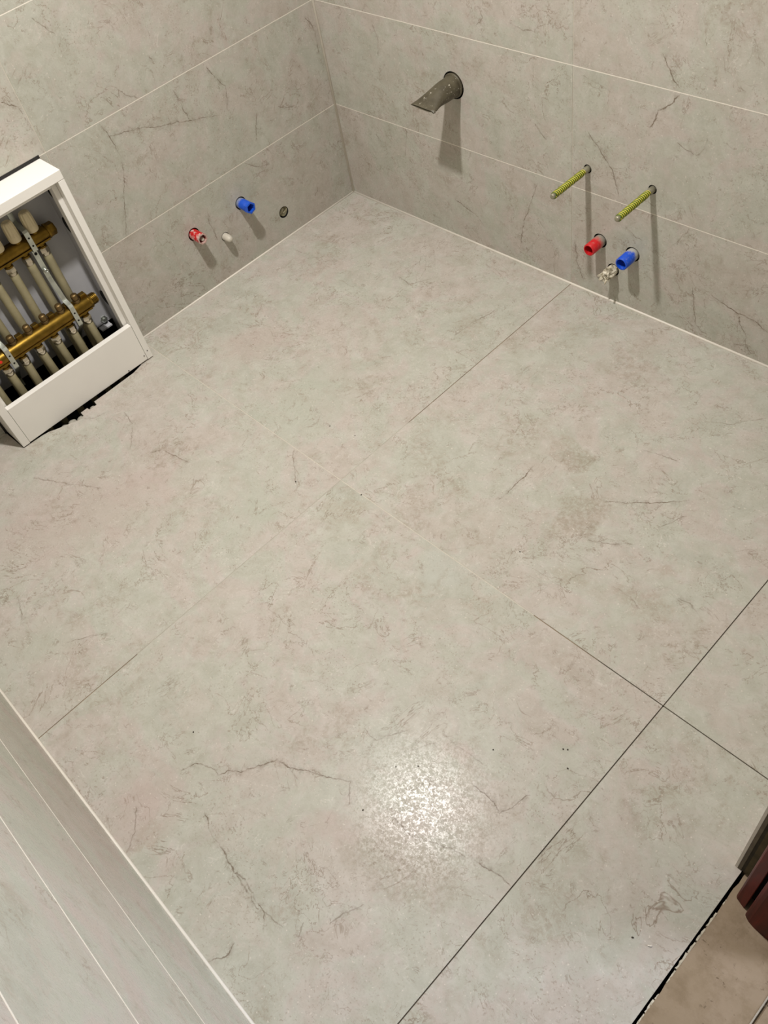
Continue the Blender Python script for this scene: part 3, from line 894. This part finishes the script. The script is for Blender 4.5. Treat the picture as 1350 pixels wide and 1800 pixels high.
# milky heating pipes with nickel nuts
ORD = ['first', 'second', 'third', 'fourth', 'fifth', 'sixth', 'seventh']
def pipe(x, z, k, low):
    y = -1.0235 - PITCH * k
    side = 'lower' if low else 'upper'
    t = thing('heating_pipe', '%s milky heating pipe from the right below the %s brass bar' % (ORD[k], side), 'pipe', (x, y, 0), 'heating pipes under the %s bar' % side)
    random.seed(100 + k + (50 if low else 0))
    zt = z - 0.0445
    bend = random.uniform(-0.004, 0.004)
    pts = [(x, y, zt + 0.012), (x, y, zt - 0.02), (x + 0.001, y + bend * 0.4, zt * 0.66), (x + (0.004 if low else 0.001), y + bend, zt * 0.33), (x + (0.006 if low else -0.002), y + bend, 0.0), (x + (0.006 if low else -0.004), y + bend, -0.072)]
    bm = tube(bmesh.new(), pts, 0.0108 if low else 0.0116, 18)
    o = obj('hose', bm, M_PEX, t, True)
    o.location = (-x, -y, 0)
    bm = bmesh.new()
    z0 = z - 0.029
    lathe(bm, [(0.0, 0.0), (0.0128, 0.0), (0.0136, -0.0015), (0.0136, -0.013), (0.0125, -0.0145)], (x, y, z0), (0, 0, 1), 6, k * 0.4)
    lathe(bm, [(0.0122, -0.0135), (0.0122, -0.021), (0.0112, -0.0225), (0.0, -0.0225)], (x, y, z0), (0, 0, 1), 20)
    o = obj('compression_nut', bm, M_NICKEL, t, True)
    sharp(o)
    o.location = (-x, -y, 0)
for k in range(7):
    if k < 6:
        pipe(XU, ZU, k, False)
    pipe(XL, ZL, k, True)

# zinc plated brackets that carry both bars
def ribbon(bm, path, y, w, th=0.0016, holes=()):
    n = len(path)
    ring = []
    for i, (x, z) in enumerate(path):
        if i == 0:
            d = Vector((path[1][0] - x, path[1][1] - z))
        elif i == n - 1:
            d = Vector((x - path[i - 1][0], z - path[i - 1][1]))
        else:
            d = Vector((path[i + 1][0] - x, path[i + 1][1] - z)).normalized() + Vector((x - path[i - 1][0], z - path[i - 1][1])).normalized()
        d.normalize()
        nx, nz = d.y, -d.x
        a = []
        for sy in (-w / 2, w / 2):
            a.append(bm.verts.new((x - nx * th / 2, y + sy, z - nz * th / 2)))
            a.append(bm.verts.new((x + nx * th / 2, y + sy, z + nz * th / 2)))
        ring.append([a[0], a[1], a[3], a[2]])
    for r0, r1 in zip(ring, ring[1:]):
        for k in range(4):
            bm.faces.new((r0[k], r0[(k + 1) % 4], r1[(k + 1) % 4], r1[k]))
    bm.faces.new(ring[0])
    bm.faces.new(ring[-1])

def bracket(y, label):
    def sh(path):
        return [(x - 0.0085 if x > -0.01 else x, z + 0.014) for x, z in path]
    t = thing('bracket', label, 'bracket', (0, y, 0.3), 'zinc brackets holding the brass bars')
    def part(name, bm, mat, smooth=False):
        o = obj(name, bm, mat, t, smooth)
        o.location = (0, -y, -0.3)
        return o
    bm = bmesh.new()
    ribbon(bm, sh([(-0.0165, 0.535), (-0.0160, 0.490), (-0.0155, 0.474), (0.0350, 0.462), (0.0392, 0.457), (0.0392, 0.405), (0.0375, 0.4035), (0.010, 0.398)]), y, 0.013)
    part('upper_clamp', bm, M_ZINC)
    bm = bmesh.new()
    ribbon(bm, sh([(0.0285, 0.408), (0.0300, 0.404), (0.0300, 0.322), (0.0330, 0.306), (0.0440, 0.278), (0.0455, 0.268), (0.0480, 0.258), (0.0500, 0.2545), (0.0700, 0.247), (0.0742, 0.241), (0.0742, 0.184), (0.0725, 0.1805), (0.030, 0.140), (0.002, 0.110), (-0.016, 0.095), (-0.0165, 0.07)]), y - 0.002, 0.013)
    part('lower_clamp', bm, M_ZINC)
    for (x, z) in ((0.0401, 0.442), (0.0401, 0.420), (0.0309, 0.394), (0.0751, 0.222), (0.0751, 0.198)):
        bm = bmesh.new()
        r = 0.0042 if x < 0.035 else 0.0026
        lathe(bm, [(r, 0.0), (r, 0.0003), (0.0, 0.0003)], (x - 0.0085, y - (0.0 if z > 0.41 else 0.002), z + 0.014), (1, 0, 0), 14)
        part('bolt_hole', bm, M_BLACK)
    bm = bmesh.new()
    lathe(bm, [(0.0062, 0.0), (0.0062, 0.008), (0.0050, 0.010), (0.0028, 0.010), (0.0028, 0.006), (0.0, 0.006)], (0.0223, y - 0.002, 0.359), (1, 0, 0), 20)
    part('clamp_screw', bm, M_ZINC, True)
    bm = bmesh.new()
    lathe(bm, [(0.0075, 0.0), (0.0075, 0.006), (0.0055, 0.0075), (0.0, 0.0075)], (-0.0155, y, 0.519), (1, 0, 0), 6)
    part('wall_screw', bm, M_ZINC)
bracket(-1.0490, 'right hand zinc strap bracket bent over both brass bars')
bracket(-1.2540, 'left hand zinc strap bracket beside the red dot, cut off by the frame')

# ------------------------------------------------------------------ stubs on the left wall
def stub(name, label, cat, base, axis, parts, group=None):
    t = thing(name, label, cat, base, group)
    for pn, prof, mat, n, sm, lab, rm in parts:
        bm = bmesh.new()
        lathe(bm, prof, (base[0], base[1] + (0.0035 if pn == 'plaster_fill' else 0), base[2] - (0.0050 if pn == 'plaster_fill' else 0)), axis, n, 0.35, rm)
        o = obj(pn, bm, mat, t, sm)
        if sm:
            sharp(o, 50)
        o.location = (-base[0], -base[1], -base[2])
        if lab:
            o['label'] = lab
    return t

AX, AY = (1, 0, 0), (0, -1, 0)
GP = 'capped water pipe stubs'
def hollow(r, ri, L, depth):
    return [(r * 0.97, -0.050), (r * 0.97, -0.002), (r, 0.0), (r, L - 0.0012), (r - 0.0012, L), (ri, L), (ri, L - depth), (0.0, L - depth)]

bl = (0.0, -0.6081, 0.1939)
M_RED_L = dusty('red_plug_plaster', (196, 26, 24), AX, bl, 0.030, 0.062, (196, 176, 164), 0.0)
def red_l():
    s = NT('red_plug_half_plastered')
    p = s.pos()
    f = s.remap(s.noise(p, 75, 4, 0.65, 0.4), 0.50, 0.63)
    s.put(s.b.inputs['Base Color'], s.mix(f, lin(184, 16, 20), lin(206, 186, 178)))
    s.b.inputs['Roughness'].default_value = 0.4
    s.bump(s.noise(p, 160, 4), 0.5, 0.0012)
    return s.m
stub('pipe_stub', 'red plastic plug smeared with plaster on the left wall beside the white cabinet', 'pipe stub', bl, AX, [
    ('plug_body', hollow(0.0158, 0.0126, 0.0440, 0.038), red_l(), 28, True, None, None),
    ('plaster_fill', [(0.0068, 0.010), (0.0066, 0.034), (0.0048, 0.039), (0.0, 0.0405)], M_PLUGWHITE, 20, True, 'pale plaster lump inside the plug', None),
    ('rim', [(0.0158, 0.040), (0.0166, 0.041), (0.0166, 0.0452), (0.0130, 0.0455), (0.0126, 0.040)], dusty('rim_red', (150, 60, 56), AX, bl, 0.05, 0.09, (190, 170, 160), 0.8), 8, False, None, None),
], GP)
bb = (0.0, -0.4265, 0.1951)
stub('pipe_stub', 'blue plastic plug with six sided open end on the left wall', 'pipe stub', bb, AX, [
    ('plug_body', hollow(0.0160, 0.0128, 0.0420, 0.030), dusty('blue_plug_left', (20, 80, 196), AX, bb, 0.004, 0.016, (150, 156, 160), 0.8), 28, True, None, None),
    ('hex_rim', [(0.0150, 0.038), (0.0182, 0.040), (0.0182, 0.0505), (0.0132, 0.0510), (0.0128, 0.0400), (0.0128, 0.022), (0.0, 0.022)], dusty('blue_rim_left', (22, 84, 202), AX, bb, 0.0, 0.002), 6, False, None, None),
], GP)
bw = (0.0, -0.5138, 0.1297)
stub('wall_plug', 'smooth whitish rounded plug between the red and blue stubs', 'plug', bw, AX, [
    ('dome', [(0.0118, -0.04), (0.0118, 0.010), (0.0112, 0.018), (0.0098, 0.0245), (0.0072, 0.0290), (0.0035, 0.0312), (0.0, 0.0316)], M_PLUGWHITE, 24, True, None, None),
])
bg_ = (-0.003, -0.2880, 0.0872)
stub('recessed_bung', 'dark fluted bung sunk in a hole of the left wall nearest the corner', 'bung', bg_, AX, [
    ('bung_face', [(0.0158, -0.02), (0.0158, -0.003), (0.0148, 0.0005), (0.0130, -0.0035), (0.0116, 0.0012), (0.0098, -0.0035), (0.0084, 0.0014), (0.0066, -0.0035), (0.0050, 0.0016), (0.0030, -0.003), (0.0, 0.0006)], M_DARKPLUG, 48, True, None,
     lambda t, d: 1 + 0.06 * math.sin(3 * t + d * 900)),
])

# ------------------------------------------------------------------ stubs and rods on the back wall
rr = (0.9938, 0.0, 0.1733)
stub('pipe_stub', 'red open ended plastic plug under the threaded rods, plaster dust at its root', 'pipe stub', rr, AY, [
    ('plug_body', hollow(0.0160, 0.0128, 0.0490, 0.034), dusty('red_plug_right', (196, 24, 30), AY, rr, 0.004, 0.022), 24, True, None, None),
    ('inner_cup', [(0.0124, 0.017), (0.0122, 0.026), (0.0100, 0.0215), (0.0, 0.0205)], dusty('red_inner', (150, 40, 44), AY, rr, 0.0, 0.05, (188, 150, 146), 0.5), 20, True, None, None),
], GP)
rb = (1.0928, 0.0, 0.1696)
stub('pipe_stub', 'bright blue open ended plastic plug right of the red one on the back wall', 'pipe stub', rb, AY, [
    ('plug_body', hollow(0.0168, 0.0136, 0.0490, 0.038), dusty('blue_plug_right', (16, 78, 200), AY, rb, 0.004, 0.020, (178, 176, 168)), 24, True, None, None),
], GP)

# crumpled wrapped stub under the blue one
rg = (1.0381, 0.0, 0.1009)
t = thing('wrapped_pipe_end', 'crumpled off white plastic wrapped pipe end below the blue plug on the back wall', 'pipe stub', rg)
random.seed(5)
amp = [random.uniform(0.78, 1.22) for _ in range(26)]
ph = [random.uniform(0, 6.28) for _ in range(6)]
def crum(tt, d):
    k = max(0.0, min(1.0, (d - 0.004) / 0.03))
    return 1 + k * (0.16 * math.sin(5 * tt + ph[0] + d * 90) + 0.12 * math.sin(8 * tt + ph[1] - d * 140) + 0.10 * math.sin(13 * tt + ph[2]))
bm = bmesh.new()
lathe(bm, [(0.0140, -0.05), (0.0140, 0.0), (0.0148, 0.005), (0.0140, 0.010), (0.0150, 0.016), (0.0142, 0.021), (0.0136, 0.026), (0.0116, 0.031), (0.0088, 0.0345), (0.0056, 0.0335), (0.0034, 0.026), (0.0, 0.024)], rg, AY, 56, 0.0, crum)
def film():
    s = NT('crumpled_film')
    p = s.pos()
    n = s.noise(p, 70, 3, 0.6, 1.0)
    s.put(s.b.inputs['Base Color'], s.ramp(n, [(0.40, lin(120, 112, 92)), (0.5, lin(188, 180, 158)), (0.66, lin(226, 220, 202))]))
    s.b.inputs['Roughness'].default_value = 0.4
    s.bump(s.noise(p, 90, 3, 0.6, 0.8), 0.8, 0.003)
    return s.m
M_FILM = film()
o = obj('wrapping', bm, M_FILM, t, True)
o.location = (-rg[0], -rg[1], -rg[2])
for k in range(5):
    a = 3.3 + k * 0.62
    c = Vector((rg[0] - 0.002 + 0.010 * math.cos(a), -0.029 - 0.003 * (k % 2), rg[2] + 0.010 * math.sin(a)))
    bm = bmesh.new()
    tip = c + Vector((0.008 * math.cos(a), -0.012 + 0.003 * (k % 3), 0.008 * math.sin(a)))
    s1 = Vector((-math.sin(a), 0, math.cos(a))) * 0.0055
    vs = [bm.verts.new(c + s1), bm.verts.new(c - s1), bm.verts.new(tip - s1 * 0.35), bm.verts.new(tip + s1 * 0.35),
          bm.verts.new(c + s1 + Vector((0, 0.0012, 0.0012))), bm.verts.new(c - s1 + Vector((0, 0.0012, 0.0012))), bm.verts.new(tip - s1 * 0.35 + Vector((0, 0.0008, 0.0008))), bm.verts.new(tip + s1 * 0.35 + Vector((0, 0.0008, 0.0008)))]
    for q in ((0, 1, 2, 3), (4, 5, 6, 7), (0, 1, 5, 4), (1, 2, 6, 5), (2, 3, 7, 6), (3, 0, 4, 7)):
        bm.faces.new([vs[i] for i in q])
    o = obj('film_fold', bm, M_FILM, t)
    o.location = (-rg[0], -rg[1], -rg[2])

# threaded rods wound with yellow and green tape
def rod(base, label, dusty_tape):
    t = thing('threaded_rod', label, 'rod', base, 'tape wound rods on the back wall')
    L = 0.1385
    def fix(o):
        o.location = (-base[0], -base[1], -base[2])
        return o
    bm = bmesh.new()
    pr = [(0.0, -0.05), (0.0082, -0.05), (0.0082, 0.012), (0.0064, 0.020)]
    d = 0.022
    while d < L - 0.008:
        pr += [(0.0064, d)]
        d += 0.004
    pr += [(0.0066, L - 0.008), (0.0070, L - 0.004), (0.0062, L - 0.001), (0.0040, L), (0.0, L)]
    lathe(bm, pr, base, AY, 20)
    fix(obj('shaft', bm, M_STEEL, t, True))
    turns = 19
    d0, d1 = 0.017, L - 0.008
    step = (d1 - d0) / turns
    for s_, mat, rad, wob, nm in ((0.0, M_TAPE_Y if not dusty_tape else M_TAPE_YD, 0.0072, 0.0010, 'yellow_winding'), (0.5, M_TAPE_G, 0.0065, 0.0022, 'green_winding')):
        bm = bmesh.new()
        pts = []
        n = 14
        for k in range(turns * n + 1):
            a = 2 * PI * (k / n)
            dd = d0 + step * (k / n + s_)
            rr_ = rad - (0.0004 if (k // n) % 5 == 0 else 0.0)
            pts.append((base[0] + rr_ * math.cos(a), base[1] - dd, base[2] + rr_ * math.sin(a)))
        tube(bm, pts, wob, 6)
        fix(obj(nm, bm, mat, t, True))
    return t
M_TAPE_YD = dusty('yellow_tape_plaster', (222, 206, 74), AY, (0, -0.075, 0), 0.030, 0.034, (214, 208, 178), 0.0)
rod((0.9495, 0.0, 0.3612), 'left of the two grey rods wound with yellow and green tape on the back wall', False)
rod((1.1330, 0.0, 0.3635), 'right of the two yellow and green wound rods, specked with plaster', True)

# grey pipe crushed flat at its end
pb = (0.5200, 0.0, 0.4710)
t = thing('crushed_pipe', 'dark grey drain pipe stub with flattened end high on the back wall', 'pipe', pb)
bm = bmesh.new()
rings = []
R0 = 0.0275
N = 40
st = [(-0.05, 0), (0.004, 0), (0.020, 0), (0.035, 0.0), (0.048, 0.06), (0.062, 0.20), (0.076, 0.38), (0.090, 0.60), (0.102, 0.80), (0.111, 0.95), (0.1175, 1.0)]
def section(d, f, r0, inset=0.0):
    wx = r0 + f * (0.0415 - r0) - inset
    wz = r0 + f * (0.0030 - r0) - inset * 0.4
    ring = []
    for k in range(N):
        a = 2 * PI * k / N
        c, s = math.cos(a), math.sin(a)
        sag = -0.007 * f - 0.0012 * math.sin(2.4 * c + 0.6) * f - (0.004 * max(0.0, c - 0.8) / 0.2) * f
        ring.append((pb[0] - 0.003 * f + wx * c + 0.002 * f * s, -d, pb[2] + wz * s + sag))
    return ring
for d, f in st:
    rings.append([bm.verts.new(p) for p in section(d, f, R0)])
for d, f in ((0.1175, 1.0), (0.100, 0.9)):
    rings.append([bm.verts.new(p) for p in section(d, f, R0, 0.0016)])
for r0, r1 in zip(rings, rings[1:]):
    for k in range(N):
        bm.faces.new((r0[k], r0[(k + 1) % N], r1[(k + 1) % N], r1[k]))
bm.faces.new(rings[-1])
bm.faces.new(rings[0])
o = obj('pipe_body', bm, M_CEM, t, True)
o.location = (-pb[0], -pb[1], -pb[2])
bm = bmesh.new()
lathe(bm, [(0.0280, -0.03), (0.0305, -0.004), (0.0318, 0.0), (0.0318, 0.0025), (0.0300, 0.0035), (0.0276, 0.0045)], pb, AY, 40)
o = obj('collar', bm, M_CEM, t, True)
o.location = (-pb[0], -pb[1], -pb[2])

# ------------------------------------------------------------------ grit lying on the floor
bm = bmesh.new()
random.seed(3)
for (x, y, r) in GRIT:
    m = Matrix.Translation((x, y, r * 0.45)) @ Matrix.Rotation(random.uniform(0, 6), 4, 'Z') @ Matrix.Diagonal((r * random.uniform(0.8, 1.6), r, r * 0.5, 1))
    bmesh.ops.create_icosphere(bm, subdivisions=1, radius=1.0, matrix=m)
o = tag(obj('floor_grit', bm, plain('dark_grit', (52, 46, 36), 0.9)), 'tiny dark specks of grit scattered over the pale floor tiles', 'grit')
o['kind'] = 'stuff'
bm = bmesh.new()
bmesh.ops.create_icosphere(bm, subdivisions=1, radius=1.0, matrix=Matrix.Translation((CRUMB[0], CRUMB[1], 0.0015)) @ Matrix.Rotation(0.6, 4, 'Z') @ Matrix.Diagonal((0.0042, 0.0014, 0.0014, 1)))
tag(obj('plaster_chip', bm, M_BEAD), 'single white sliver of plaster on the floor near the doorway', 'chip')
